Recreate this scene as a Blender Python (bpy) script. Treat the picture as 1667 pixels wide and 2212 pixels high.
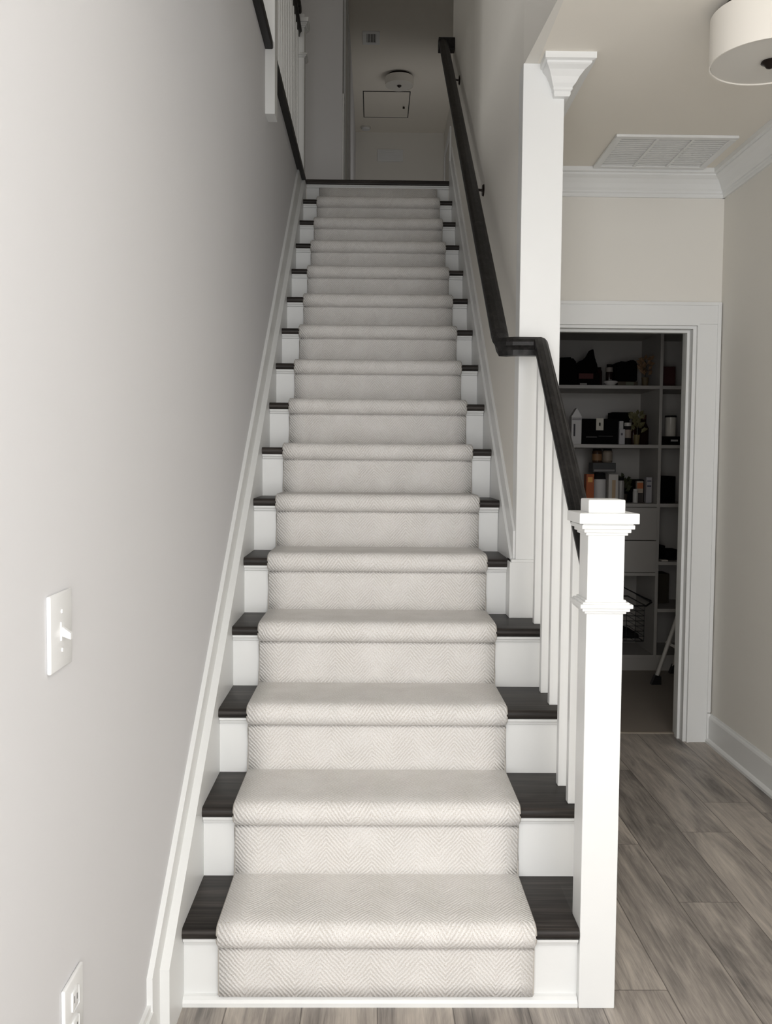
import bpy, bmesh, math, random
from mathutils import Vector, Matrix
random.seed(7)
for o in list(bpy.data.objects): bpy.data.objects.remove(o)
S = bpy.context.scene
COL = S.collection
# ------------------------------------------------------------------ camera
F_PX = 2000.0
PITCH, YAW, ROLL = 0.0554, 0.0136, 0.0085
cam = bpy.data.cameras.new('camera'); co = bpy.data.objects.new('camera', cam); COL.objects.link(co)
cam.sensor_fit = 'VERTICAL'; cam.sensor_height = 24.0; cam.lens = F_PX / 2212.0 * 24.0
cam.clip_start = 0.05; cam.clip_end = 60
fw = Vector((math.sin(YAW) * math.cos(PITCH), math.cos(YAW) * math.cos(PITCH), -math.sin(PITCH)))
r0 = Vector((math.cos(YAW), -math.sin(YAW), 0)); u0 = r0.cross(fw)
rr = math.cos(ROLL) * r0 + math.sin(ROLL) * u0
uu = -math.sin(ROLL) * r0 + math.cos(ROLL) * u0
M = Matrix((rr, uu, -fw)).transposed().to_4x4(); M.translation = Vector((0.4608, -2.2088, 1.3489))
co.matrix_world = M
S.camera = co
# ------------------------------------------------------------------ world, lights, exposure
S.view_settings.view_transform = 'Standard'; S.view_settings.look = 'None'
S.view_settings.gamma = 1.0; S.view_settings.use_curve_mapping = False
S.view_settings.exposure = 0.68
W = bpy.data.worlds.new('world'); S.world = W; W.use_nodes = True
W.node_tree.nodes['Background'].inputs[0].default_value = (0.98, 0.985, 1.0, 1)
W.node_tree.nodes['Background'].inputs[1].default_value = 0.6

def area(name, loc, target, sx, sy, power, color=(1, 1, 1), spread=180):
    l = bpy.data.lights.new(name, 'AREA'); l.shape = 'RECTANGLE'; l.size = sx; l.size_y = sy
    l.energy = power; l.color = color; l.spread = math.radians(spread)
    o = bpy.data.objects.new(name, l); COL.objects.link(o); o.location = loc
    o.rotation_euler = (Vector(target) - Vector(loc)).to_track_quat('-Z', 'Y').to_euler()
    return o
DAY = (0.975, 0.978, 1.0)
area('front_door_daylight', (0.6, -5.7, 1.3), (0.7, 1.0, 1.5), 1.9, 2.2, 5, DAY)
area('side_fill', (2.06, -3.9, 1.5), (-0.035, 0.8, 2.1), 2.4, 2.0, 26, DAY)  # added fill from behind right, no modelled window; brightens the left wall
area('left_fill', (-0.02, -2.2, 1.3), (2.1, 0.6, 2.0), 1.5, 1.9, 41, (1.0, 0.985, 0.965))  # added unseen fill that lifts the right foyer wall and ceiling
area('transom_daylight', (1.3, -2.7, 2.62), (0.3, 0.9, 0.6), 1.1, 0.9, 17, DAY)
area('upstairs_fill', (-2.6, 0.6, 4.3), (0.97, 1.6, 2.6), 1.2, 1.2, 9.0, (1.0, 0.98, 0.95), 120)  # added dim fill for the upper stairwell, aimed at its right wall
area('hall_fill', (1.33, 8.1, 4.15), (0.5, 10.1, 4.9), 0.8, 1.5, 3.0, (1.0, 0.98, 0.97))  # added fill kept out of view, brightens the far end of the hall

# ------------------------------------------------------------------ helpers
def srgb(r, g, b):
    f = lambda c: (c / 255 / 12.92) if c / 255 <= 0.04045 else ((c / 255 + 0.055) / 1.055) ** 2.4
    return (f(r), f(g), f(b), 1)

def newmat(name, col, rough=0.6, spec=0.5, metal=0.0):
    m = bpy.data.materials.new(name); m.use_nodes = True
    b = m.node_tree.nodes['Principled BSDF']
    b.inputs['Base Color'].default_value = col; b.inputs['Roughness'].default_value = rough
    b.inputs['Metallic'].default_value = metal
    b.inputs['Specular IOR Level'].default_value = spec
    return m

class NB:
    """small node-graph builder"""
    def __init__(s, m): s.m = m; s.t = m.node_tree; s.b = s.t.nodes['Principled BSDF']
    def n(s, typ, **kw):
        x = s.t.nodes.new(typ)
        for k, v in kw.items(): setattr(x, k, v)
        return x
    def put(s, sock, v):
        if hasattr(v, 'is_linked') or isinstance(v, bpy.types.NodeSocket): s.t.links.new(v, sock)
        else: sock.default_value = v
    def math(s, op, a, b=None, c=None):
        x = s.n('ShaderNodeMath', operation=op); s.put(x.inputs[0], a)
        if b is not None: s.put(x.inputs[1], b)
        if c is not None: s.put(x.inputs[2], c)
        return x.outputs[0]
    def noise(s, vec, scale, detail=4, rough=0.5, dist=0.0):
        x = s.n('ShaderNodeTexNoise'); s.put(x.inputs['Vector'], vec); x.inputs['Scale'].default_value = scale
        x.inputs['Detail'].default_value = detail; x.inputs['Roughness'].default_value = rough
        x.inputs['Distortion'].default_value = dist
        return x.outputs['Fac']
    def ramp(s, fac, stops):
        x = s.n('ShaderNodeValToRGB'); s.put(x.inputs[0], fac); e = x.color_ramp.elements
        while len(e) > 1: e.remove(e[0])
        e[0].position, e[0].color = stops[0]
        for p, c in stops[1:]:
            k = e.new(p); k.color = c
        return x.outputs[0]
    def mix(s, fac, a, b, mode='MIX'):
        x = s.n('ShaderNodeMix', data_type='RGBA', blend_type=mode)
        s.put(x.inputs[0], fac); s.put(x.inputs[6], a); s.put(x.inputs[7], b)
        return x.outputs[2]
    def bump(s, h, strength=0.3, dist=0.002):
        x = s.n('ShaderNodeBump'); s.put(x.inputs['Height'], h); x.inputs['Strength'].default_value = strength
        x.inputs['Distance'].default_value = dist
        s.t.links.new(x.outputs[0], s.b.inputs['Normal'])
    def vec(s, src, scale=(1, 1, 1)):
        x = s.n('ShaderNodeMapping'); s.put(x.inputs[0], src); x.inputs['Scale'].default_value = scale
        return x.outputs[0]
    def obj(s): return s.n('ShaderNodeTexCoord').outputs['Object']
    def uv(s): return s.n('ShaderNodeTexCoord').outputs['UV']
    def xyz(s, src):
        x = s.n('ShaderNodeSeparateXYZ'); s.put(x.inputs[0], src); return x.outputs
    def comb(s, a, b, c):
        x = s.n('ShaderNodeCombineXYZ'); s.put(x.inputs[0], a); s.put(x.inputs[1], b); s.put(x.inputs[2], c)
        return x.outputs[0]
    def color(s, c): s.put(s.b.inputs['Base Color'], c)

def paint(name, col, rough=0.7, peel=0.06):
    m = newmat(name, col, rough, 0.4); g = NB(m); o = g.obj()
    n = g.noise(o, 2.0, 3)
    g.color(g.mix(n, tuple(c * 0.985 for c in col[:3]) + (1,), tuple(min(1, c * 1.015) for c in col[:3]) + (1,)))
    g.bump(g.noise(o, 260, 2), peel, 0.001)
    return m

M_WALL = paint('grey_wall_paint', srgb(220, 220, 222), 0.75)
M_WALLW = paint('warm_wall_paint', srgb(232, 229, 222), 0.75)
M_CEIL = paint('ceiling_paint', srgb(241, 236, 226), 0.85)
M_TRIM = paint('white_trim_paint', srgb(234, 235, 234), 0.38, 0.02)
M_PLAST = newmat('white_plastic', srgb(230, 231, 231), 0.3)
M_SHELF = paint('pantry_shelf_melamine', srgb(176, 173, 169), 0.5, 0.0)
M_BLACK = newmat('black_metal', srgb(11, 10, 10), 0.45)
M_CHROME = newmat('brushed_steel', srgb(200, 198, 192), 0.25, 0.5, 1.0)
M_BRONZE = newmat('dark_bronze', srgb(38, 30, 26), 0.35, 0.5, 0.6)

def wood_dark(name, axis, lo, hi):
    m = newmat(name, lo, 0.42, 0.25); g = NB(m); o = g.obj()
    sc = [38, 38, 38]; sc[axis] = 1.6
    v = g.vec(o, tuple(sc))
    n1 = g.noise(v, 1.0, 6, 0.62, 0.6); sc2 = [150, 150, 150]; sc2[axis] = 4
    n2 = g.noise(g.vec(o, tuple(sc2)), 1.0, 3, 0.5)
    f = g.math('ADD', g.math('MULTIPLY', n1, 0.7), g.math('MULTIPLY', n2, 0.3))
    g.color(g.ramp(f, [(0.36, lo), (0.52, tuple((a + b) / 2.6 for a, b in zip(lo[:3], hi[:3])) + (1,)), (0.68, hi)]))
    g.bump(f, 0.18, 0.001)
    return m
M_TREAD = wood_dark('dark_stained_tread_wood', 0, srgb(22, 20, 19), srgb(74, 68, 64))
M_RAIL = wood_dark('dark_stained_rail_wood', 1, srgb(6, 6, 6), srgb(46, 44, 44))

# floor planks run along Y
def floor_mat():
    m = newmat('grey_brown_vinyl_planks', (0.2, 0.18, 0.17, 1), 0.42, 0.4); g = NB(m)
    x, y, z = g.xyz(g.obj())
    WD, LN = 0.186, 1.22
    px = g.math('DIVIDE', g.math('ADD', x, -0.108 + WD * 40), WD)
    col = g.math('FLOOR', px)
    wn = g.n('ShaderNodeTexWhiteNoise', noise_dimensions='1D'); g.put(wn.inputs['W'], col)
    py = g.math('ADD', g.math('DIVIDE', y, LN), g.math('MULTIPLY', wn.outputs[0], 7.3))
    row = g.math('FLOOR', py)
    wn2 = g.n('ShaderNodeTexWhiteNoise', noise_dimensions='2D'); g.put(wn2.inputs['Vector'], g.comb(col, row, 0.0))
    rid = wn2.outputs[0]
    # grain, shifted per plank
    gx = g.math('ADD', x, g.math('MULTIPLY', rid, 13.7)); gy = g.math('ADD', y, g.math('MULTIPLY', rid, 31.0))
    gv = g.comb(gx, gy, 0.0)
    broad = g.noise(g.vec(gv, (9, 1.6, 1)), 1.0, 4, 0.6, 1.2)
    fine = g.noise(g.vec(gv, (75, 3.0, 1)), 1.0, 5, 0.65, 0.7)
    mic = g.noise(g.vec(gv, (320, 14, 1)), 1.0, 2, 0.6)
    knot = g.n('ShaderNodeTexVoronoi'); g.put(knot.inputs['Vector'], g.vec(gv, (4.2, 1.5, 1))); knot.inputs['Scale'].default_value = 1.0
    kd = g.math('SUBTRACT', 1.0, g.math('SMOOTH_MIN', g.math('MULTIPLY', knot.outputs['Distance'], 5.5), 1.0, 0.2))
    f = g.math('ADD', g.math('MULTIPLY', broad, 0.55), g.math('ADD', g.math('MULTIPLY', fine, 0.33), g.math('MULTIPLY', mic, 0.12)))
    f = g.math('ADD', f, g.math('MULTIPLY', g.math('SUBTRACT', rid, 0.5), 0.12))
    f = g.math('SUBTRACT', f, g.math('MULTIPLY', kd, 0.16))
    c = g.ramp(f, [(0.28, srgb(72, 70, 69)), (0.42, srgb(126, 120, 115)), (0.54, srgb(166, 158, 150)), (0.68, srgb(200, 191, 180))])
    # grooves
    fx = g.math('FRACT', px); fy = g.math('FRACT', py)
    ex = g.math('MINIMUM', fx, g.math('SUBTRACT', 1.0, fx)); ey = g.math('MINIMUM', fy, g.math('SUBTRACT', 1.0, fy))
    gr = g.math('MAXIMUM', g.math('LESS_THAN', ex, 0.0085), g.math('LESS_THAN', ey, 0.0012))
    c = g.mix(g.math('MULTIPLY', gr, 0.62), c, srgb(52, 47, 44))
    g.color(c)
    g.put(g.b.inputs['Roughness'], g.math('ADD', 0.36, g.math('MULTIPLY', fine, 0.16)))
    g.bump(g.math('SUBTRACT', g.math('MULTIPLY', fine, 0.35), gr), 0.35, 0.0012)
    return m
M_FLOOR = floor_mat()
M_PFLOOR = paint('pantry_floor_vinyl', srgb(150, 141, 132), 0.5, 0.0)

def carpet_mat():
    m = newmat('herringbone_carpet', srgb(205, 200, 193), 1.0, 0.1); g = NB(m)
    uvn = g.uv(); u, v, _ = g.xyz(uvn)
    HW = 0.062
    zig = g.math('PINGPONG', u, HW)
    wob = g.math('MULTIPLY', g.math('SUBTRACT', g.noise(uvn, 26, 3), 0.5), 0.017)
    ph = g.math('ADD', g.math('ADD', v, g.math('MULTIPLY', zig, 1.12)), wob)
    s = g.math('SINE', g.math('MULTIPLY', ph, 2 * math.pi / 0.0125))
    s = g.math('ADD', g.math('MULTIPLY', s, 0.5), 0.5)
    brk = g.noise(g.vec(uvn, (1, 1, 1)), 75, 3, 0.7)          # loops break the stripes up
    spk = g.noise(uvn, 420, 2, 0.8)
    patch = g.noise(uvn, 5.5, 3)
    vis = g.ramp(g.noise(uvn, 9, 2), [(0.35, (0.35, 0.35, 0.35, 1)), (0.6, (1, 1, 1, 1))])
    st = g.math('MULTIPLY', g.math('MULTIPLY', g.math('SUBTRACT', 1.0, s), vis), g.math('ADD', 0.4, brk))
    base = g.mix(patch, srgb(235, 234, 232), srgb(243, 240, 237))
    c = g.mix(g.math('MULTIPLY', st, 0.50), base, srgb(184, 179, 172))
    c = g.mix(g.ramp(spk, [(0.36, (1, 1, 1, 1)), (0.46, (0, 0, 0, 1))]), c, srgb(196, 186, 174))
    g.color(c)
    h = g.math('ADD', g.math('MULTIPLY', s, 0.6), g.math('ADD', g.math('MULTIPLY', spk, 0.7), g.math('MULTIPLY', brk, 0.5)))
    g.bump(h, 0.55, 0.0035)
    g.b.inputs['Sheen Weight'].default_value = 0.15
    return m
M_CARPET = carpet_mat()
M_BIND = newmat('runner_binding', srgb(196, 191, 184), 0.95, 0.1)

def fabric(name, col):
    m = newmat(name, col, 0.85, 0.2); g = NB(m)
    g.bump(g.noise(g.vec(g.obj(), (1, 1, 0.3)), 900, 2), 0.2, 0.0006); return m
M_SHADE = fabric('white_drum_fabric', srgb(236, 232, 224))
M_DIFF = newmat('frosted_diffuser', srgb(214, 211, 204), 0.5)

def quad_box(bm, x0, x1, y0, y1, z0, z1):
    r = bmesh.ops.create_cube(bm, size=1.0)
    vs = r['verts']
    for v in vs:
        v.co.x = x0 if v.co.x < 0 else x1; v.co.y = y0 if v.co.y < 0 else y1; v.co.z = z0 if v.co.z < 0 else z1
    return vs

def box(x0, x1, y0, y1, z0, z1, bev=0.0, seg=2):
    bm = bmesh.new(); add_box(bm, x0, x1, y0, y1, z0, z1, bev, seg); return bm

def add_box(bm, x0, x1, y0, y1, z0, z1, bev=0.0, seg=2, axis_only=None):
    vs = quad_box(bm, x0, x1, y0, y1, z0, z1)
    if bev > 0:
        es = set(e for v in vs for e in v.link_edges)
        if axis_only is not None:
            es = [e for e in es if abs((e.verts[0].co - e.verts[1].co).normalized()[axis_only]) > 0.9]
        bmesh.ops.bevel(bm, geom=list(es), offset=bev, segments=seg, affect='EDGES', profile=0.5)
    return bm

def add_prism(bm, pts, axis, a0, a1):
    """extrude a polygon given in the two other axes along `axis`"""
    def P(p, a):
        if axis == 0: return (a, p[0], p[1])
        if axis == 1: return (p[0], a, p[1])
        return (p[0], p[1], a)
    A = [bm.verts.new(P(p, a0)) for p in pts]; B = [bm.verts.new(P(p, a1)) for p in pts]
    bm.faces.new(A); bm.faces.new(B)
    n = len(pts)
    for i in range(n): bm.faces.new((A[i], A[(i + 1) % n], B[(i + 1) % n], B[i]))
    bmesh.ops.recalc_face_normals(bm, faces=bm.faces[:])
    return bm

def add_lathe(bm, prof, c, seg=32, closed=True):
    rings = []
    for r, z in prof:
        if r < 1e-5: rings.append([bm.verts.new((c[0], c[1], c[2] + z))])
        else: rings.append([bm.verts.new((c[0] + r * math.cos(2 * math.pi * i / seg), c[1] + r * math.sin(2 * math.pi * i / seg), c[2] + z)) for i in range(seg)])
    for a, b in zip(rings, rings[1:]):
        for i in range(seg):
            j = (i + 1) % seg
            if len(a) == 1 and len(b) == 1: continue
            if len(a) == 1: bm.faces.new((a[0], b[i], b[j]))
            elif len(b) == 1: bm.faces.new((a[i], a[j], b[0]))
            else: bm.faces.new((a[i], a[j], b[j], b[i]))
    bmesh.ops.recalc_face_normals(bm, faces=bm.faces[:])
    return bm

def add_tube(bm, pts, r, seg=8, caps=True):
    pts = [Vector(p) for p in pts]; rings = []
    up = Vector((0, 0, 1))
    for i, p in enumerate(pts):
        d = (pts[min(i + 1, len(pts) - 1)] - pts[max(i - 1, 0)]).normalized()
        a = d.cross(up)
        if a.length < 1e-3: a = d.cross(Vector((1, 0, 0)))
        a.normalize(); b = a.cross(d)
        rings.append([bm.verts.new(p + r * (math.cos(2 * math.pi * k / seg) * a + math.sin(2 * math.pi * k / seg) * b)) for k in range(seg)])
    for A, B in zip(rings, rings[1:]):
        for k in range(seg): bm.faces.new((A[k], A[(k + 1) % seg], B[(k + 1) % seg], B[k]))
    if caps: bm.faces.new(rings[0]); bm.faces.new(rings[-1])
    bmesh.ops.recalc_face_normals(bm, faces=bm.faces[:])
    return bm

def obj(name, bm, mat, parent=None, smooth=False):
    me = bpy.data.meshes.new(name)
    if smooth:
        for f in bm.faces: f.smooth = True
    bm.to_mesh(me); bm.free()
    if smooth: me.set_sharp_from_angle(angle=math.radians(38))
    o = bpy.data.objects.new(name, me); COL.objects.link(o); me.materials.append(mat)
    if parent:
        o.parent = parent
        top = parent
        off = Vector(parent.location)
        while top.parent: top = top.parent; off += Vector(top.location)
        for v in me.vertices: v.co -= off
    return o

def tag(o, label=None, cat=None, group=None, kind=None):
    if label: o['label'] = label
    if cat: o['category'] = cat
    if group: o['group'] = group
    if kind: o['kind'] = kind
    return o

def thing(name, label, cat, loc=(0, 0, 0), group=None):
    o = bpy.data.objects.new(name, None); COL.objects.link(o); o.location = loc; o.empty_display_size = 0.05
    return tag(o, label, cat, group)

def struct(name, bm, mat, label, cat, parent=None):
    o = obj(name, bm, mat, parent)
    if not parent: tag(o, label, cat, kind='structure')
    return o

# ------------------------------------------------------------------ dimensions
R, RUN, NP, TT = 0.2, 0.2686, 0.0285, 0.0286
H2 = 16 * R                       # upper floor level
ZC, ZC2 = 2.71, 5.64              # ceilings
XW, XR, XF = -0.035, 0.965, 2.10   # stair left wall, stair right wall, foyer right wall
YB = 2.2                          # pantry wall
YL = 15 * RUN                     # landing edge
Y0 = -6.0

# ------------------------------------------------------------------ room shell
struct('floor', box(XW - 0.13, XF + 0.12, Y0, 2.34, -0.1, 0), M_FLOOR, 'grey-brown wood-look plank floor of the foyer', 'floor')
struct('floor', box(1.1, 3.1, 2.34, 4.4, -0.1, 0), M_PFLOOR, 'plain taupe floor inside the dark pantry', 'floor')
struct('wall_left', box(XW - 0.13, XW, Y0, YL + 0.03, 0, H2 - 0.03), M_WALL, 'pale grey wall along the left side of the stairs', 'wall')
bm = bmesh.new()
add_box(bm, XR, 1.10, 1.05, YL + 0.06, 0, ZC2)
add_prism(bm, [(XR, 1.05), (1.0, 0.45), (1.0, -0.3), (1.010, -0.3), (1.010, 1.05)], 2, ZC, ZC2)
struct('wall_stair_right', bm, M_WALLW, 'grey wall rising along the right side of the stairs', 'wall')
struct('wall_right', box(XF, XF + 0.12, Y0, YB, 0, ZC), M_WALLW, 'plain grey foyer wall at the right edge of the view', 'wall')
bm = bmesh.new()
add_box(bm, 1.10, 1.22, YB, 2.34, 0, ZC); add_box(bm, 1.22, 1.985, YB, 2.34, 2.0, ZC); add_box(bm, 1.985, 3.1, YB, 2.34, 0, ZC)
struct('wall_back', bm, M_WALLW, 'foyer wall around and above the pantry doorway', 'wall')
bm = bmesh.new()
add_box(bm, 1.010, XF + 0.12, -0.3, 4.4, ZC, ZC + 0.3); add_box(bm, XW - 0.13, XF + 0.12, Y0, -0.3, ZC, ZC + 0.3)
add_box(bm, 1.10, 3.1, YB + .1, 4.4, ZC, ZC + 0.3)
struct('ceiling', bm, M_CEIL, 'plain beige-white foyer ceiling', 'ceiling')
bm = bmesh.new()
add_box(bm, 1.10, 1.2, 2.34, 4.4, 0, ZC); add_box(bm, 1.10, 3.1, 4.3, 4.4, 0, ZC); add_box(bm, 3.0, 3.1, 2.34, 4.3, 0, ZC)
struct('wall_pantry', bm, M_WALLW, 'walls enclosing the dark pantry behind its shelves', 'wall')
# upper floor
bm = bmesh.new()
add_box(bm, -3.2, XW, -0.42, YL + 0.03, H2 - 0.03, H2); add_box(bm, -3.2, 1.5, YL + 0.03, 10.3, H2 - 0.3, H2)
struct('floor_upper', bm, M_CEIL, 'upper storey floor beside and beyond the top of the stairs', 'floor')
struct('ceiling_upper', box(-3.2, 1.6, -0.42, 10.4, ZC2, ZC2 + 0.1), M_CEIL, 'dim upper hall ceiling above the top of the stairs', 'ceiling')
bm = bmesh.new()
add_box(bm, -3.2, 1.1, -0.42, -0.3, ZC, ZC2); add_box(bm, -3.3, -3.2, -0.42, 5.4, ZC, ZC2)
struct('wall_upper_front', bm, M_WALL, 'upper storey walls in front of and left of the stairwell', 'wall')
bm = bmesh.new()
add_box(bm, -3.2, 0.19, 5.3, 5.42, H2, ZC2)
struct('wall_upper_left', bm, M_WALL, 'dim wall facing the stairs, left of the upper hall', 'wall')
bm = bmesh.new(); add_box(bm, 0.07, 0.19, 5.42, 10.17, H2, ZC2)
struct('wall_hall_left', bm, M_WALL, 'long wall on the left of the upper hall', 'wall')
struct('wall_hall_end', box(0.07, 1.47, 10.17, 10.3, H2, ZC2), M_WALLW, 'wall closing the far end of the dim upper hall', 'wall')
bm = bmesh.new(); add_box(bm, 1.35, 1.47, YL + 0.06, 10.17, H2, ZC2); add_box(bm, 1.10, 1.47, YL - .06, YL + 0.06, ZC, ZC2)
struct('wall_hall_right', bm, M_WALLW, 'wall on the right of the dim upper hall', 'wall')

# ------------------------------------------------------------------ trims
CROWN = [(0, -0.118), (0.010, -0.118), (0.013, -0.112), (0.013, -0.102), (0.018, -0.098), (0.018, -0.090), (0.026, -0.080),
         (0.036, -0.062), (0.050, -0.044), (0.064, -0.034), (0.068, -0.030), (0.068, -0.024), (0.080, -0.020), (0.080, 0), (0, 0)]
bm = bmesh.new(); add_prism(bm, [(YB - a, ZC + b) for a, b in CROWN], 0, 1.10, XF)
struct('trim_1', bm, M_TRIM, 'white crown moulding above the pantry doorway', 'trim')
bm = bmesh.new(); add_prism(bm, [(XF - a, ZC + b) for a, b in CROWN], 1, Y0, YB)
struct('trim_2', bm, M_TRIM, 'white crown moulding along the right foyer wall', 'trim')
BASE = [(0, 0), (0.026, 0), (0.026, 0.012), (0.020, 0.020), (0.014, 0.024), (0.014, 0.122), (0.011, 0.130), (0.006, 0.136), (0.004, 0.142), (0, 0.142)]
bm = bmesh.new(); add_prism(bm, [(XF - a, b) for a, b in BASE], 1, Y0, YB - 0.016)
struct('baseboard_right', bm, M_TRIM, 'white baseboard along the right foyer wall', 'baseboard')
bm = bmesh.new(); add_box(bm, XW, XW + 0.015, Y0, -0.205, 0, 0.118); add_box(bm, XW, XW + 0.009, Y0, -0.205, 0.118, 0.134)
struct('baseboard_left', bm, M_TRIM, 'short white baseboard on the left wall before the stairs', 'baseboard')
# crown wrapping the column head and running back on the foyer side
bm = bmesh.new()
def ring(o, z): return [bm.verts.new(p) for p in ((1.072 - o * 0.62, 1.018 - o, ZC + z), (1.106 + o * 1.0, 1.018 - o, ZC + z), (1.106 + o * 1.0, YB, ZC + z), (1.072 - o * 0.62, 1.075, ZC + z))]
rings = [ring(a * 1.06, b) for a, b in CROWN[1:-1]]
for A, B in zip(rings, rings[1:]):
    for i in range(4): bm.faces.new((A[i], A[(i + 1) % 4], B[(i + 1) % 4], B[i]))
bm.faces.new(rings[0]); bm.faces.new(rings[-1]); bmesh.ops.recalc_face_normals(bm, faces=bm.faces[:])
struct('trim_3', bm, M_TRIM, 'white crown moulding wrapped around the head of the column', 'trim')
# threshold
struct('trim_4', box(1.22, 1.985, 2.325, 2.345, 0, 0.006), newmat('threshold_metal', srgb(170, 160, 146), 0.4, 0.5, 0.3), 'thin threshold strip in the pantry doorway', 'threshold')

# pantry doorway
def casing(bm, x0, x1, z1, w, y, t=0.018):
    add_box(bm, x0 - w, x0, y - t, y, 0, z1 + w, 0.003); add_box(bm, x1, x1 + w, y - t, y, 0, z1 + w, 0.003)
    add_box(bm, x0, x1, y - t, y, z1, z1 + w, 0.003)
d1 = thing('door_1', 'open pantry doorway with white casing on the back foyer wall', 'doorway', (1.6, 2.2, 0)); d1['kind'] = 'structure'
bm = bmesh.new(); W_ = 0.100
for (x0, x1, z0, z1) in ((1.990, 2.084, 0, 2.005), (1.120, 1.215, 0, 2.005), (1.12, 2.084, 2.005, 2.094)):
    add_box(bm, x0, x1, YB - 0.016, YB, z0, z1, 0.0025)
add_box(bm, 2.078, 2.096, YB - 0.022, YB, 0.146, 2.108, 0.003)      # back band, stands on a plinth strip
add_box(bm, 2.078, 2.094, YB - 0.024, YB, 0, 0.144, 0.001)
add_box(bm, 1.106, 1.124, YB - 0.022, YB, 0, 2.108, 0.003)
add_box(bm, 1.12, 2.095, YB - 0.0215, YB - 0.001, 2.0925, 2.1072)
add_box(bm, 1.984, 1.992, YB - 0.019, YB, 0, 2.0065); add_box(bm, 1.214, 1.984, YB - 0.019, YB, 1.998, 2.0065)
obj('door_casing', bm, M_TRIM, d1)
bm = bmesh.new()
add_box(bm, 1.968, 1.985, YB - 0.002, 2.345, 0, 2.0); add_box(bm, 1.22, 1.237, YB - 0.002, 2.345, 0, 2.0)
add_box(bm, 1.237, 1.968, YB - 0.002, 2.345, 1.984, 2.0)
obj('door_jamb', bm, M_TRIM, d1)
bm = bmesh.new()
add_box(bm, 1.956, 1.968, 2.245, 2.28, 0, 1.984); add_box(bm, 1.237, 1.249, 2.245, 2.28, 0, 1.984); add_box(bm, 1.249, 1.956, 2.245, 2.28, 1.972, 1.984)
obj('door_stop', bm, M_TRIM, d1)

# upstairs hall door on the left wall, seen edge-on
d2 = thing('door_2', 'upper hall door seen edge-on just past the corner', 'door', (0.19, 6.2, H2)); d2['kind'] = 'structure'
bm = bmesh.new()
add_box(bm, 0.19, 0.208, 5.50, 5.60, H2, H2 + 2.12, 0.003); add_box(bm, 0.19, 0.208, 6.42, 6.52, H2, H2 + 2.12, 0.003); add_box(bm, 0.19, 0.208, 5.60, 6.42, H2 + 2.03, H2 + 2.12, 0.003)
add_box(bm, 0.19, 0.203, 5.302, 5.40, H2, H2 + 1.05, 0.003)
obj('door_casing', bm, M_TRIM, d2)
obj('door_leaf', box(0.191, 0.197, 5.61, 6.41, H2 + 0.01, H2 + 2.03, 0.002), M_TRIM, d2)
d3 = thing('door_3', 'door casing low on the right of the far upper hall', 'door', (1.35, 9.6, H2)); d3['kind'] = 'structure'
bm = bmesh.new()
add_box(bm, 1.332, 1.35, 9.0, 9.09, H2, H2 + 2.12, 0.003); add_box(bm, 1.332, 1.35, 9.85, 9.94, H2, H2 + 2.12, 0.003); add_box(bm, 1.332, 1.35, 9.09, 9.85, H2 + 2.03, H2 + 2.12, 0.003)
obj('door_casing', bm, M_TRIM, d3)
obj('door_leaf', box(1.343, 1.349, 9.09, 9.85, H2 + 0.01, H2 + 2.03, 0.002), M_DIFF, d3)
# wall corner cap strip at landing right edge + hall base
struct('baseboard_hall', box(-1.5, 0.19, 5.286, 5.3, H2, H2 + 0.13, 0.002), M_TRIM, 'baseboard under the dim wall at the stair head', 'baseboard')

# ------------------------------------------------------------------ column
c = thing('column', 'square white column standing on the stairs under the ceiling', 'column', (1.03, 1.09, 0.8))
obj('column_shaft', box(0.962, 1.104, 1.03, 1.12, 1.0, ZC, 0.002), M_TRIM, c)
bm = bmesh.new(); add_box(bm, 0.940, 1.116, 1.016, 1.12, 0.8, 0.997, 0.002); add_box(bm, 0.946, 1.112, 1.022, 1.12, 0.995, 1.006, 0.002)
obj('column_plinth', bm, M_TRIM, c)

# ------------------------------------------------------------------ staircase
st = thing('staircase', 'straight staircase with dark stained treads and white risers', 'staircase', (0.48, 0, 0))
for k in range(1, 17):
    yn, z = (k - 1) * RUN, k * R
    xr = 1.062 if k <= 4 else 0.947
    bm = bmesh.new()
    if k == 16: pass
    if k == 1:
        add_box(bm, 0.0, 0.985, yn + NP, yn + NP + 0.018, z - R, z - TT)
    else:
        add_box(bm, 0.0, xr - 0.003, yn + NP, yn + NP + 0.018, z - R, z - TT)
    rs = obj('riser', bm, M_TRIM, st)
    bm = bmesh.new()
    xm = xr - 0.003 if k > 1 else 0.975
    add_prism(bm, [(yn + NP, z - TT), (yn + 0.010, z - TT), (yn + 0.010, z - TT - 0.007), (yn + 0.016, z - TT - 0.011), (yn + 0.019, z - TT - 0.018), (yn + 0.024, z - TT - 0.020), (yn + NP, z - TT - 0.020)], 0, 0.001, xm)
    obj('tread_moulding', bm, M_TRIM, rs)
    if k < 16:
        # rounded nose profile extruded along x
        pr = [(yn + RUN + NP, z - TT), (yn + RUN + NP, z)]
        for a in range(0, 7):
            t = math.pi / 2 + a * math.pi / 6
            rad = TT / 2
            pr.append((yn + rad + 0.8 * rad * math.cos(t) - 0.2 * rad, z - rad + rad * math.sin(t)))
        bm = bmesh.new()
        if k == 1:
            add_prism(bm, pr, 0, 0.0, 0.976)
            add_box(bm, 0.976, xr, 0.093, yn + RUN + NP, z - TT, z)
        else: add_prism(bm, pr, 0, 0.0, xr)
        obj('tread', bm, M_TREAD, st, True)
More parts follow.
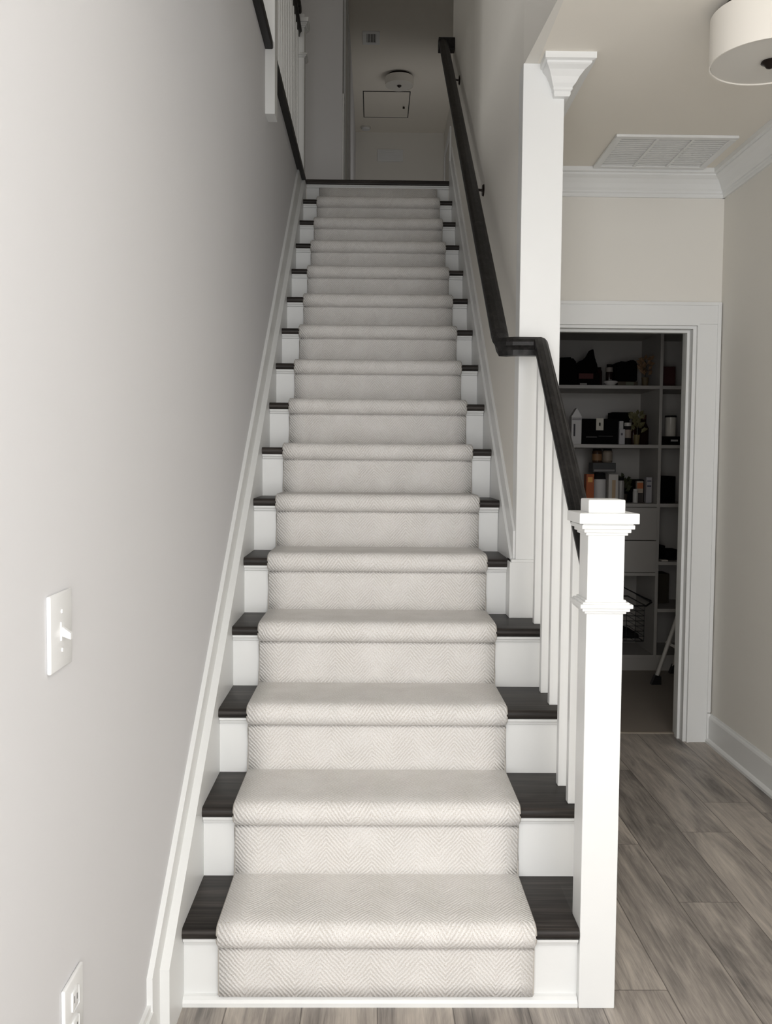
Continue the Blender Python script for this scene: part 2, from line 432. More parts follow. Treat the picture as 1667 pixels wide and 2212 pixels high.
# shoe moulding at the foot
bm = bmesh.new(); add_prism(bm, [(NP, 0), (NP - 0.022, 0), (NP - 0.022, 0.010), (NP - 0.018, 0.017), (NP - 0.010, 0.022), (NP, 0.024)], 0, 0.0, 0.976)
obj('shoe_moulding', bm, M_TRIM, st)
# skirt boards
li = lambda y: 0.275 + 0.735 * y
lo = lambda y: 0.350 + 0.758 * y
zt = H2 - 0.032
yi = (zt - 0.275) / 0.735; yo = (zt - 0.35) / 0.758
bm = bmesh.new(); add_prism(bm, [(-0.135, 0), (-0.135, li(-0.135)), (yi, zt), (4.0, zt), (4.0, 2.6), (0.6, 0.0)], 0, XW + 0.002, 0.0)
obj('skirt_board', bm, M_TRIM, st)
bm = bmesh.new(); add_prism(bm, [(-0.205, 0), (-0.205, lo(-0.205)), (yo, zt), (4.0, zt), (4.0, 2.7), (0.3, 0.0)], 0, XW, XW + 0.013)
obj('skirt_cap', bm, M_TRIM, st)
ri = lambda y: 1.012 + 0.779 * (y - 1.06)
ro = lambda y: 1.125 + 0.776 * (y - 1.076)
bm = bmesh.new(); add_prism(bm, [(1.03, 0.4), (1.03, ri(1.03)), (4.045, ri(4.045)), (4.045, 2.6)], 0, 0.946, XR)
obj('skirt_board', bm, M_TRIM, st)
bm = bmesh.new(); add_prism(bm, [(1.05, 0.6), (1.05, ro(1.05)), (4.05, ro(4.05)), (4.05, 2.8)], 0, 0.955, XR + 0.0)
obj('skirt_cap', bm, M_TRIM, st)
# closed stringer / panel under the open side
bm = bmesh.new(); add_prism(bm, [(0.03, 0), (0.03, 0.17)] + sum([[((k) * RUN + NP + 0.002, k * R - TT), ((k) * RUN + NP + 0.002, (k + 1) * R - TT)] for k in range(1, 4)], []) + [(1.10, 0.771), (1.10, 0)], 0, 1.03, 1.058)
obj('outer_stringer', bm, M_TRIM, st)
# landing nosings
nl = thing('landing_nosing', 'dark wooden floor edge across the top of the stairs', 'floor nosing', (0.47, YL, H2))
bm = bmesh.new(); add_box(bm, 0.0, 0.945, YL, YL + 0.09, H2 - 0.029, H2 + 0.004, 0.008, 3, 0)
obj('nosing_board', bm, M_TREAD, nl)
nl2 = thing('gallery_nosing', 'dark floor edge running above the left stair wall', 'floor nosing', (-0.02, 2.0, H2))
bm = bmesh.new(); add_box(bm, XW - 0.08, 0.0, -0.3, YL - 0.002, H2 - 0.0315, H2 + 0.004, 0.006, 2, 1)
obj('nosing_board', bm, M_RAIL, nl2)

# ------------------------------------------------------------------ stair runner
def runner_profile():
    th = 0.011; pts = [(NP - th, 0.026)]
    for k in range(1, 16):
        yn, z = (k - 1) * RUN, k * R
        yr = yn + NP - th
        pts += [(yr, z - R + (0.05 if k > 1 else 0.06)), (yr, z - TT - 0.030), (yr, z - TT - 0.0145), (yr - 0.004, z - TT - 0.0125)]
        for a in range(0, 9):
            t = -math.pi * 0.50 - a * math.pi / 8.6
            rad = TT / 2 + th * 0.98
            cy, cz = yn + TT / 2 - 0.003, z - TT / 2
            pts.append((cy + rad * math.cos(t) * 0.92, cz + rad * math.sin(t)))
        pts.append((yn + 0.05, z + th * 0.9))
        pts.append((yn + 0.13, z + th * 0.85))
        pts += [(yn + RUN + NP - th - 0.02, z + th * 0.8), (yn + RUN + NP - th - 0.004, z + th * 0.9)]
    pts += [(15 * RUN + NP - th, 15 * R + 0.05), (15 * RUN + NP - th, H2 - TT - 0.020)]
    return pts
RP = runner_profile()
rn = thing('stair_runner', 'cream herringbone carpet runner down the middle of the stairs', 'carpet runner', (0.477, 0, 0))
bm = bmesh.new(); uvl = bm.loops.layers.uv.new('UVMap')
X0, X1, NX = 0.090, 0.864, 12
s = 0; rows = []
for i, p in enumerate(RP):
    if i: s += math.dist(p, RP[i - 1])
    rows.append((s, [bm.verts.new((X0 + (X1 - X0) * j / NX, p[0], p[1])) for j in range(NX + 1)]))
for (s0, A), (s1, B) in zip(rows, rows[1:]):
    for j in range(NX):
        f = bm.faces.new((A[j], A[j + 1], B[j + 1], B[j])); f.smooth = True
        for l, (u_, v_) in zip(f.loops, ((j, s0), (j + 1, s0), (j + 1, s1), (j, s1))):
            l[uvl].uv = ((X1 - X0) * u_ / NX, v_)
bmesh.ops.recalc_face_normals(bm, faces=bm.faces[:])
cp = obj('runner_carpet', bm, M_CARPET, rn)
so = cp.modifiers.new('thickness', 'SOLIDIFY'); so.thickness = 0.009; so.offset = -1
for xx in (X0, X1):
    bm = bmesh.new()
    A_ = [(xx, p[0], p[1]) for p in RP]
    add_tube(bm, A_, 0.0048, 6)
    obj('runner_binding', bm, M_BIND, rn, True)
bm = bmesh.new(); add_tube(bm, [(X0, NP - 0.010, 0.028), (X1, NP - 0.010, 0.028)], 0.0055, 8)
obj('runner_binding', bm, M_BIND, rn, True)

# ------------------------------------------------------------------ railings
RAILP = [(-0.016, 0), (-0.019, 0.018), (-0.024, 0.026), (-0.030, 0.032), (-0.030, 0.044), (-0.026, 0.053), (-0.016, 0.061), (0, 0.064),
         (0.016, 0.061), (0.026, 0.053), (0.030, 0.044), (0.030, 0.032), (0.024, 0.026), (0.019, 0.018), (0.016, 0)]
def sweep(bm, path, prof, ztop=0.064):
    """path: centre-line points at rail top; profile in a vertical section, mitred in plan"""
    n = len(path); rings = []
    for i, p in enumerate(path):
        def d(a, b):
            v = Vector((b[0] - a[0], b[1] - a[1])); return v.normalized()
        d1 = d(path[i - 1], p) if i else d(p, path[1]); d2 = d(p, path[i + 1]) if i < n - 1 else d1
        n1 = Vector((d1.y, -d1.x)); n2 = Vector((d2.y, -d2.x))
        m = (n1 + n2) / max(0.35, 1 + n1.dot(n2))
        rings.append([bm.verts.new((p[0] + m.x * q[0], p[1] + m.y * q[0], p[2] - ztop + q[1])) for q in prof])
    k = len(prof)
    for A, B in zip(rings, rings[1:]):
        for j in range(k): bm.faces.new((A[j], A[(j + 1) % k], B[(j + 1) % k], B[j]))
    bm.faces.new(rings[0]); bm.faces.new(rings[-1]); bmesh.ops.recalc_face_normals(bm, faces=bm.faces[:])
    return bm

sr = thing('stair_railing', 'stair railing with white newel, balusters and dark handrail', 'railing', (1.02, 0.05, 0))
def newel(parent, cx, y0, zb, zt, w=0.089, long_back=None):
    """box newel with stacked cap; cx centre x, y0 front face"""
    h = w / 2; cy = y0 + h
    bm = bmesh.new(); add_box(bm, cx - h, cx + h, y0, y0 + w, zb, zt - 0.052, 0.002)
    nw = obj('newel_post', bm, M_TRIM, parent)
    bm = bmesh.new()
    for (o, a, b) in ((0.006, -0.086, -0.078), (0.012, -0.079, -0.069), (0.019, -0.070, -0.060), (0.016, -0.061, -0.056), (0.027, -0.057, -0.032)):
        add_box(bm, cx - h - o, cx + h + o, y0 - o, y0 + w + o, zt + a, zt + b, 0.0015)
    add_box(bm, cx - h, cx + h, y0, y0 + w, zt - 0.034, zt, 0.0035, 3)
    obj('newel_cap', bm, M_TRIM, nw)
    bm = bmesh.new()
    for (o, a, b) in ((0.006, -0.275, -0.268), (0.013, -0.269, -0.260), (0.019, -0.261, -0.251), (0.012, -0.252, -0.247), (0.005, -0.248, -0.242)):
        add_box(bm, cx - h - o, cx + h + o, y0 - o, y0 + w + o, zt + a, zt + b, 0.0015)
    obj('newel_collar', bm, M_TRIM, nw)
    return nw
newel(sr, 1.0215, 0.003, 0.0, 1.260)
ztop_lo = lambda y: 1.770 - 0.842 * (0.935 - y)
for (yc, k) in ((0.165, 1), (0.325, 2), (0.465, 2), (0.618, 3), (0.766, 3), (0.911, 4)):
    zt_ = ztop_lo(yc) - 0.062
    bm = bmesh.new(); h = 0.0145
    add_box(bm, 1.022 - h, 1.022 + h, yc - h, yc + h, k * R + 0.0005, zt_ + 0.03 * 0.84, 0.0012, 1)
    obj('baluster', bm, M_TRIM, sr)
path = [(1.022, 0.094, ztop_lo(0.094)), (1.022, 0.935, 1.770)]
rad = 0.055; cxr, yc_ = 0.889, 0.935
for a in range(0, 7):
    t = -math.pi / 2 - a * math.pi / 12
    zz = 1.770 + (0.0 if a < 5 else 0.018 * (a - 4))
    path.append((cxr + rad + rad * math.cos(t), yc_ + rad + rad * math.sin(t), zz))
yl = path[-1][1]; zl = path[-1][2]
yend = 3.93
slope_u = (4.078 - zl) / (yend - yl)
path.append((cxr, yend, 4.078))
hr = obj('handrail', sweep(bmesh.new(), path, RAILP), M_RAIL, sr)
bm = bmesh.new(); add_box(bm, cxr - 0.031, XR - 0.001, yend - 0.01, yend + 0.055, 4.005, 4.082, 0.004)
obj('rail_return', bm, M_RAIL, hr)
for yb in (2.19, 3.54):
    zb = zl + slope_u * (yb - yl) - 0.064
    bm = bmesh.new()
    add_tube(bm, [(cxr, yb, zb + 0.004), (cxr, yb, zb - 0.03), (cxr + 0.02, yb, zb - 0.05), (XR - 0.004, yb, zb - 0.055)], 0.006, 8)
    r_ = bmesh.ops.create_cone(bm, cap_ends=True, segments=20, radius1=0.028, radius2=0.024, depth=0.008, matrix=Matrix.Translation((XR - 0.004, yb, zb - 0.055)) @ Matrix.Rotation(-math.pi / 2, 4, 'Y'))
    add_box(bm, cxr - 0.012, cxr + 0.012, yb - 0.03, yb + 0.03, zb + 0.0 - 0.004, zb + 0.003)
    obj('rail_bracket', bm, M_BRONZE, hr)

# upper gallery guard
gr = thing('gallery_railing', 'white baluster guard rail on the upper floor edge above left wall', 'railing', (-0.05, 3.9, H2))
newel(gr, -0.050, 3.90, H2, 4.205)
gx = -0.052
for i in range(17):
    yy = 2.17 + i * 0.103
    bm = bmesh.new(); add_box(bm, gx - 0.0145, gx + 0.0145, yy - 0.0145, yy + 0.0145, H2 + 0.004, 4.075)
    obj('baluster', bm, M_TRIM, gr)
gp = [(gx, 1.2, 4.125), (gx, 3.90, 4.125)]
gh = obj('handrail', sweep(bmesh.new(), gp, RAILP), M_RAIL, gr)
bm = bmesh.new(); add_box(bm, gx - 0.028, gx + 0.026, 3.84, 3.95, 4.222, 4.272, 0.012, 3); add_box(bm, gx - 0.028, gx + 0.012, 3.80, 3.88, 4.12, 4.25, 0.008)
obj('rail_fitting', bm, M_RAIL, gh)
# intermediate post hanging below the floor edge
bm = bmesh.new(); add_box(bm, -0.085, 0.008, 2.015, 2.12, 2.888, 4.12, 0.002)
obj('newel_post', bm, M_TRIM, gr)

# ------------------------------------------------------------------ switch and outlet
sw = thing('light_switch', 'white toggle light switch on the left wall', 'light switch', (XW, -0.757, 1.08))
def plate(y0, y1, z0, z1):
    bm = bmesh.new(); add_box(bm, XW, XW + 0.007, y0, y1, z0, z1, 0.003, 3); return bm
obj('switch_plate', plate(-0.808, -0.706, 1.017, 1.138), M_PLAST, sw, True)
bm = bmesh.new(); add_box(bm, XW + 0.006, XW + 0.009, -0.764, -0.750, 1.062, 1.092, 0.001); add_prism(bm, [(XW + 0.006, 1.070), (XW + 0.006, 1.086), (XW + 0.022, 1.074), (XW + 0.022, 1.064)], 1, -0.761, -0.753)
obj('toggle', bm, M_PLAST, sw)
for z_ in (1.047, 1.108):
    bm = bmesh.new(); bmesh.ops.create_cone(bm, cap_ends=True, segments=14, radius1=0.0036, radius2=0.003, depth=0.002, matrix=Matrix.Translation((XW + 0.008, -0.757, z_)) @ Matrix.Rotation(math.pi / 2, 4, 'Y'))
    obj('screw', bm, M_PLAST, sw)
ol = thing('wall_outlet', 'white power outlet low on the left wall', 'power outlet', (XW, -0.71, 0.43))
obj('outlet_plate', plate(-0.762, -0.668, 0.366, 0.493), M_PLAST, ol, True)
for z_ in (0.405, 0.455):
    bm = bmesh.new(); add_box(bm, XW + 0.006, XW + 0.0095, -0.731, -0.699, z_ - 0.017, z_ + 0.017, 0.004, 3)
    sk = obj('socket_face', bm, M_PLAST, ol, True)
    bm = bmesh.new(); add_box(bm, XW + 0.009, XW + 0.0098, -0.723, -0.721, z_ - 0.004, z_ + 0.008); add_box(bm, XW + 0.009, XW + 0.0098, -0.710, -0.708, z_ - 0.004, z_ + 0.006)
    obj('socket_slot', bm, M_BLACK, sk)

# ------------------------------------------------------------------ ceiling lamps
def drum(label, c, r, h):
    t = thing('ceiling_lamp', label, 'ceiling lamp', c, 'drum ceiling lamps')
    x, y, z = c
    bm = bmesh.new(); add_lathe(bm, [(r, -0.03), (r, -0.018 - h), (r - 0.004, -0.018 - h), (r - 0.004, -0.03), (r, -0.03)], c, 64); 
    obj('drum_shade', bm, M_SHADE, t, True)
    bm = bmesh.new(); add_lathe(bm, [(0, -0.014 - h), (r - 0.005, -0.014 - h), (r - 0.005, -0.008 - h), (0, -0.008 - h)], c, 64)
    obj('diffuser', bm, M_DIFF, t, True)
    bm = bmesh.new(); add_lathe(bm, [(0, 0), (r * 0.8, 0), (r * 0.8, -0.014), (r * 0.3, -0.02), (0, -0.02)], c, 40)
    obj('ceiling_plate', bm, M_BRONZE, t, True)
    bm = bmesh.new(); add_lathe(bm, [(0, -0.014 - h), (0.024, -0.015 - h), (0.026, -0.020 - h), (0.016, -0.026 - h), (0.010, -0.034 - h), (0, -0.038 - h)], c, 24)
    obj('finial', bm, M_BRONZE, t, True)
    return t
drum('large white drum ceiling lamp over the foyer, top right', (1.630, 0.602, ZC), 0.172, 0.150)
drum('small dim drum ceiling lamp in the upper hall', (0.712, 8.36, ZC2), 0.158, 0.100)

# ------------------------------------------------------------------ vents, hatch, detector
def vent(name, label, cx, cy, z, wx, wy, fr, nsl, bars, m_fr, m_in, slat_axis='x'):
    t = thing(name, label, 'air vent', (cx, cy, z))
    x0, x1, y0, y1 = cx - wx / 2, cx + wx / 2, cy - wy / 2, cy + wy / 2
    bm = bmesh.new()
    for a in ((x0, x1, y0, y0 + fr), (x0, x1, y1 - fr, y1), (x0, x0 + fr, y0 + fr, y1 - fr), (x1 - fr, x1, y0 + fr, y1 - fr)):
        add_box(bm, *a, z - 0.012, z - 0.0005, 0.002, 1)
    for i in range(bars):
        xb = x0 + fr + (x1 - x0 - 2 * fr) * (i + 1) / (bars + 1); add_box(bm, xb - 0.006, xb + 0.006, y0 + fr, y1 - fr, z - 0.012, z - 0.002)
    obj('vent_frame', bm, m_fr, t)
    bm = bmesh.new(); add_box(bm, x0 + fr * .6, x1 - fr * .6, y0 + fr * .6, y1 - fr * .6, z - 0.003, z - 0.0005); obj('vent_backing', bm, m_in, t)
    bm = bmesh.new()
    if slat_axis == 'x':
        for i in range(nsl):
            yb = y0 + fr + (y1 - y0 - 2 * fr) * (i + 0.5) / nsl; pw = (y1 - y0 - 2 * fr) / nsl
            add_box(bm, x0 + fr, x1 - fr, yb - pw * .29, yb + pw * .29, z - 0.0065, z - 0.0036)
    else:
        for i in range(nsl):
            xb = x0 + fr + (x1 - x0 - 2 * fr) * (i + 0.5) / nsl; add_box(bm, xb - 0.003, xb + 0.003, y0 + fr, y1 - fr, z - 0.010, z - 0.004)
    obj('vent_louvre', bm, m_fr, t)
vent('air_return_grille', 'large white slatted air return grille in the foyer ceiling', 1.712, 1.905, ZC, 0.512, 0.42, 0.030, 15, 2, M_TRIM, newmat('grille_backing', srgb(120, 117, 112), 0.8))
vent('supply_vent', 'small dark square vent in the upper hall ceiling', 0.402, 7.45, ZC2, 0.175, 0.28, 0.040, 6, 0, M_TRIM, M_BLACK, 'y')
t = thing('attic_hatch', 'rectangular attic hatch in the upper hall ceiling', 'attic hatch', (0.578, 9.22, ZC2))
M_LINE = newmat('hatch_gap', srgb(40, 38, 37), 0.9)
obj('hatch_gap', box(0.300, 0.856, 8.81, 9.64, ZC2 - 0.003, ZC2 - 0.0005), M_LINE, t)
obj('hatch_panel', box(0.310, 0.846, 8.83, 9.62, ZC2 - 0.0045, ZC2 - 0.002), M_CEIL, t)
bm = bmesh.new(); add_lathe(bm, [(0, -0.012), (0.012, -0.012), (0.014, -0.03), (0, -0.034)], (0.79, 9.26, ZC2), 16); obj('hatch_pull', bm, M_BRONZE, t, True)
t = thing('smoke_detector', 'round smoke detector on the upper hall ceiling near the end wall', 'smoke detector', (0.325, 9.98, ZC2))
bm = bmesh.new(); add_lathe(bm, [(0, 0), (0.065, 0), (0.065, -0.018), (0, -0.018)], (0.325, 9.98, ZC2), 28); obj('detector_base', bm, M_DIFF, t, True)
bm = bmesh.new(); add_lathe(bm, [(0, -0.018), (0.055, -0.018), (0.050, -0.038), (0.03, -0.044), (0, -0.044)], (0.325, 9.98, ZC2), 28); obj('detector_cover', bm, M_PLAST, t, True)
t = thing('wall_grille', 'pale rectangular grille on the end wall of the upper hall', 'wall grille', (0.645, 10.17, 5.35))
bm = bmesh.new(); add_box(bm, 0.476, 0.812, 10.155, 10.17, 5.265, 5.42, 0.003); obj('grille_frame', bm, M_TRIM, t)
bm = bmesh.new()
for i in range(6): add_box(bm, 0.496, 0.792, 10.15, 10.156, 5.282 + i * 0.022, 5.290 + i * 0.022)
obj('grille_louvre', bm, M_TRIM, t)

# ------------------------------------------------------------------ pantry shelving
YS = 3.72
sh = thing('pantry_shelving', 'built-in grey-white pantry shelving behind the doorway', 'shelving', (2.0, YS, 0))
obj('back_panel', box(1.25, 2.95, 4.14, 4.155, 0.1, 2.5), M_SHELF, sh)
for x_ in (1.25, 2.284, 2.93):
    obj('side_panel', box(x_, x_ + 0.02, YS, 4.14, 0.1, 2.5, 0.001), M_SHELF, sh)
for (x0, x1, zs) in ((1.27, 2.284, (0.103, 0.641, 1.087, 1.465, 1.842, 2.2, 2.5)), (2.304, 2.93, (0.103, 0.406, 0.713, 1.087, 1.465, 1.842, 2.2, 2.5))):
    for z_ in zs: obj('shelf', box(x0, x1, YS, 4.14, z_ - 0.022, z_, 0.001), M_SHELF, sh)
obj('kick_board', box(1.25, 2.95, YS + 0.01, YS + 0.03, 0.0, 0.1), M_SHELF, sh)
for (z0, z1) in ((0.853, 1.062), (0.645, 0.848)):
    for (x0, x1) in ((1.272, 1.776), (1.780, 2.280)):
        d = obj('drawer', box(x0, x1, YS - 0.016, YS + 0.35, z0, z1, 0.001), M_SHELF, sh)
        bm = bmesh.new(); add_box(bm, (x0 + x1) / 2 - 0.05, (x0 + x1) / 2 + 0.05, YS - 0.03, YS - 0.016, (z0 + z1) / 2 - 0.004, (z0 + z1) / 2 + 0.004, 0.002)
        obj('drawer_pull', bm, M_SHELF, d)

# pantry contents ------------------------------------------------------------
def solid(c, rough=0.6, metal=0): return newmat('packaging_%d_%d_%d' % c, srgb(*c), rough if max(c) > 40 else 0.85, 0.4 if max(c) > 40 else 0.1, metal)
Z1, Z2, Z3 = 1.843, 1.466, 1.088
def carton(name, label, cat, x0, x1, z, h, c, group=None, y=3.78, d=0.07, lab=None, lid=None):
    t = thing(name, label, cat, ((x0 + x1) / 2, y + d / 2, z), group)
    obj('carton_body', box(x0, x1, y, y + d, z, z + h, 0.002), solid(c), t)
    for (a0, a1, b0, b1, cc) in (lab or []):
        w = x1 - x0
        obj('printed_panel', box(x0 + w * a0, x0 + w * a1, y - 0.0012, y, z + h * b0, z + h * b1), solid(cc), t)
    if lid: obj('carton_flap', box(x0 - 0.001, x1 + 0.001, y - 0.001, y + d + 0.001, z + h - lid[0], z + h + 0.002, 0.001), solid(lid[1]), t)
    return t
def jar(name, label, cat, x, z, r, h, body, capc, group=None, y=3.82, neck=0.8, caph=0.02, lab=None, shoulder=0.85):
    t = thing(name, label, cat, (x, y, z), group)
    rn_ = r * neck
    bm = bmesh.new(); add_lathe(bm, [(0, 0), (r * 0.94, 0), (r, 0.004), (r, h * shoulder * 0.92), (rn_ * 1.05, h * shoulder + (h - h * shoulder) * 0.3), (rn_, h - caph), (0, h - caph)], (x, y, z), 28)
    obj('jar_body' if 'jar' in name else 'vessel_body', bm, solid(body, 0.25), t, True)
    bm = bmesh.new(); add_lathe(bm, [(0, h - caph), (rn_ * 1.08, h - caph), (rn_ * 1.1, h - 0.002), (rn_ * 1.02, h), (0, h)], (x, y, z), 28)
    obj('lid', bm, solid(capc, 0.4), t, True)
    if lab:
        b0, b1, cc = lab
        bm = bmesh.new(); add_lathe(bm, [(r + 0.0008, h * b0), (r + 0.0008, h * b1)], (x, y, z), 28); obj('paper_label', bm, solid(cc), t, True)
    return t
# lower visible shelf (Z3)
carton('food_box', 'orange carton at the left end of the lower pantry shelf', 'box', 1.835, 1.885, Z3, 0.185, (170, 88, 44), 'cartons on the lower pantry shelf', lab=[(0.2, 0.8, 0.72, 0.9, (226, 168, 92))], y=3.76)
jar('storage_jar', 'tall jar with a white label behind the newel cap', 'jar', 1.935, Z3, 0.040, 0.195, (34, 32, 32), (26, 26, 28), 'jars on the lower pantry shelf', lab=(0.12, 0.78, (196, 194, 192)))
carton('food_box', 'pale grey carton with a tan panel beside the labelled jar', 'box', 1.983, 2.045, Z3, 0.185, (190, 186, 180), 'cartons on the lower pantry shelf', lab=[(0.35, 0.72, 0.15, 0.8, (176, 152, 122))], y=3.77)
jar('tin_can', 'slim grey can with a dark top beside the tan-panelled carton', 'can', 2.070, Z3, 0.022, 0.165, (150, 148, 146), (25, 24, 24), None, y=3.80)
carton('storage_bin', 'clear-fronted storage bin resting on the jars', 'bin', 1.885, 2.035, Z3 + 0.197, 0.062, (62, 62, 62), y=3.80, d=0.12, lab=[(0.05, 0.95, 0.1, 0.3, (120, 118, 116))])
jar('storage_jar', 'brown jar with a dark lid, topmost left of its stack', 'jar', 1.922, Z3 + 0.26, 0.032, 0.090, (60, 42, 28), (11, 10, 10), 'jars on the lower pantry shelf', lab=(0.15, 0.62, (120, 90, 60)), y=3.85)
jar('storage_jar', 'beige-labelled jar beside the brown jar on the bin', 'jar', 1.990, Z3 + 0.26, 0.032, 0.090, (110, 100, 88), (11, 10, 10), 'jars on the lower pantry shelf', lab=(0.15, 0.75, (130, 120, 108)), y=3.85)
def plant(name, label, x, z, h, w, leafc, potc, n=26, y=3.86):
    t = thing(name, label, 'artificial plant', (x, y, z))
    bm = bmesh.new(); add_lathe(bm, [(0, 0), (w * 0.28, 0), (w * 0.36, h * 0.3), (w * 0.33, h * 0.3), (0, h * 0.27)], (x, y, z), 18); obj('pot', bm, solid(potc), t, True)
    bm = bmesh.new(); rnd = random.Random(int(x * 1000))
    for i in range(n):
        a = rnd.uniform(0, 6.28); r_ = rnd.uniform(0.1, 0.5) * w; zz = z + h * rnd.uniform(0.35, 0.9)
        c_ = Vector((x + r_ * math.cos(a), y + 0.5 * r_ * math.sin(a), zz)); L = h * rnd.uniform(0.16, 0.26)
        d_ = Vector((math.cos(a), 0.5 * math.sin(a), rnd.uniform(0.1, 1.2))).normalized(); sd = d_.cross(Vector((0, 1, 0.2))).normalized() * L * 0.3
        nr = d_.cross(sd).normalized() * L * .06
        q = [bm.verts.new(v) for v in (c_, c_ + d_ * L * 0.5 + sd, c_ + d_ * L, c_ + d_ * L * 0.5 - sd)]; m_ = bm.verts.new(c_ + d_ * L * 0.5 + nr)
        for k in range(4): bm.faces.new((q[k], q[(k + 1) % 4], m_))
    obj('foliage', bm, solid(leafc), t)
    bm = bmesh.new(); add_tube(bm, [(x, y, z + h * 0.25), (x + 0.004, y, z + h * 0.6), (x, y, z + h * 0.85)], 0.003, 6); obj('stem', bm, solid((58, 50, 34)), t)
    return t
plant('potted_plant', 'dark leafy plant left of the bottles, lower pantry shelf', 2.105, Z3, 0.19, 0.07, (52, 56, 34), (60, 52, 44))
carton('storage_bin', 'black bin behind the small packets on the lower shelf', 'bin', 2.130, 2.275, Z3, 0.150, (11, 10, 10), y=3.90, d=0.15)
jar('supplement_bottle', 'small white bottle under the orange packet', 'bottle', 2.166, Z3, 0.017, 0.090, (196, 194, 190), (206, 204, 200), y=3.80)
carton('small_packet', 'small orange and white packet beside the white bottle', 'box', 2.183, 2.226, Z3, 0.142, (186, 172, 156), y=3.83, d=0.03, lab=[(0.05, 0.95, 0.65, 0.92, (190, 112, 70)), (0.05, 0.95, 0.0, 0.45, (60, 54, 52))])
carton('small_packet', 'tall pale grey packet at the right end of the lower shelf', 'box', 2.236, 2.274, Z3, 0.168, (170, 168, 172), y=3.80, d=0.05, lab=[(0.15, 0.85, 0.62, 0.68, (80, 84, 100)), (0.15, 0.85, 0.82, 0.88, (110, 110, 120))])
# middle shelf (Z2)
t = thing('milk_carton', 'white gable-topped carton at the left of the middle shelf', 'carton', (1.765, 3.80, Z2))
bm = bmesh.new(); add_box(bm, 1.732, 1.797, 3.76, 3.83, Z2, Z2 + 0.175, 0.001); obj('carton_body', bm, solid((198, 196, 194)), t)
bm = bmesh.new(); add_prism(bm, [(1.730, Z2 + 0.175), (1.799, Z2 + 0.175), (1.7645, Z2 + 0.232)], 1, 3.76, 3.83); obj('gable_top', bm, solid((206, 204, 202)), t)
bm = bmesh.new(); add_box(bm, 1.745, 1.756, 3.7588, 3.76, Z2 + 0.05, Z2 + 0.13); add_box(bm, 1.735, 1.795, 3.7588, 3.76, Z2 + 0.155, Z2 + 0.158); add_box(bm, 1.735, 1.795, 3.7588, 3.76, Z2 + 0.165, Z2 + 0.168); obj('printed_panel', bm, solid((48, 46, 50)), t)
carton('storage_basket', 'wide black basket with a white tag on the middle shelf', 'basket', 1.803, 2.040, Z2, 0.165, (10, 10, 10), y=3.78, d=0.28, lab=[(0.39, 0.59, 0.55, 1.02, (192, 188, 176)), (0.47, 0.51, 0.72, 0.85, (30, 28, 28)), (0.12, 0.42, 0.27, 0.30, (84, 82, 80)), (0.46, 0.86, 0.31, 0.33, (60, 58, 57))])
jar('pepper_mill', 'short black mill poking up behind the black basket', 'mill', 1.852, Z2, 0.016, 0.205, (26, 24, 24), (9, 9, 9), y=4.09)
carton('slim_box', 'short slim white box on the middle shelf', 'box', 2.040, 2.076, Z2, 0.098, (176, 174, 176), 'slim white boxes on the middle shelf', y=3.75, d=0.04, lab=[(0.25, 0.6, 0.6, 0.75, (90, 88, 96))])
carton('slim_box', 'taller slim white box behind the shorter white one', 'box', 2.052, 2.078, Z2, 0.152, (186, 184, 182), 'slim white boxes on the middle shelf', y=3.80, d=0.04)
jar('sauce_bottle', 'dark bottle with a broad white cap, middle shelf', 'bottle', 2.106, Z2, 0.022, 0.142, (38, 34, 34), (190, 186, 180), y=3.80, neck=0.95, caph=0.022, lab=(0.3, 0.68, (150, 138, 128)))
carton('folded_bag', 'black bag lying over the things on the middle shelf', 'bag', 2.035, 2.155, Z2 + 0.166, 0.050, (8, 8, 8), y=3.92, d=0.12)
carton('storage_tin', 'dark tin under the black bag on the middle shelf', 'tin', 2.045, 2.150, Z2, 0.165, (11, 10, 10), y=3.92, d=0.12)
plant('herb_vase', 'olive dried herb stems in a vase on the middle shelf', 2.165, Z2, 0.215, 0.06, (96, 92, 60), (110, 98, 66), 30, 3.80)
jar('wine_bottle', 'dark brown bottle at the right end of the middle shelf', 'bottle', 2.243, Z2, 0.034, 0.200, (36, 22, 18), (70, 34, 24), y=3.92, neck=0.5, caph=0.03, shoulder=0.6)
jar('wine_bottle', 'reddish dark bottle behind the olive herb vase', 'bottle', 2.205, Z2, 0.022, 0.205, (62, 30, 22), (84, 50, 36), y=4.02, neck=0.5, caph=0.03, shoulder=0.6)
# top visible shelf (Z1)
def lump(name, label, cat, x, z, w, h, d, c, y=3.9, peaks=None, seed=1):
    t = thing(name, label, cat, (x, y, z))
    bm = bmesh.new(); rnd = random.Random(seed)
    pk = peaks or [(0, 0.7), (0.3, 1.0), (0.7, 0.9), (1, 0.6)]
    poly = [(x - w / 2, z)] + [(x - w / 2 + w * a, z + h * b) for a, b in pk] + [(x + w / 2, z)]
    add_prism(bm, poly, 1, y - d / 2, y + d / 2)
    bmesh.ops.bevel(bm, geom=bm.edges[:], offset=min(w, h) * 0.06, segments=2, affect='EDGES')
    obj('body', bm, solid(c, 0.8), t, True)
    return t
lump('storage_bag', 'rounded black bag at the left of the top pantry shelf', 'bag', 1.690, Z1, 0.16, 0.185, 0.2, (9, 9, 9), peaks=[(0, 0.85), (0.15, 0.97), (0.8, 1.0), (1, 0.8)])
tb = lump('toy_figure', 'dark peaked bundle standing on the red box, top shelf', 'ornament', 1.840, Z1 + 0.085, 0.15, 0.165, 0.12, (9, 8, 9), peaks=[(0, 0.25), (0.25, 0.5), (0.55, 0.62), (0.78, 1.0), (0.88, 0.55), (1, 0.3)])
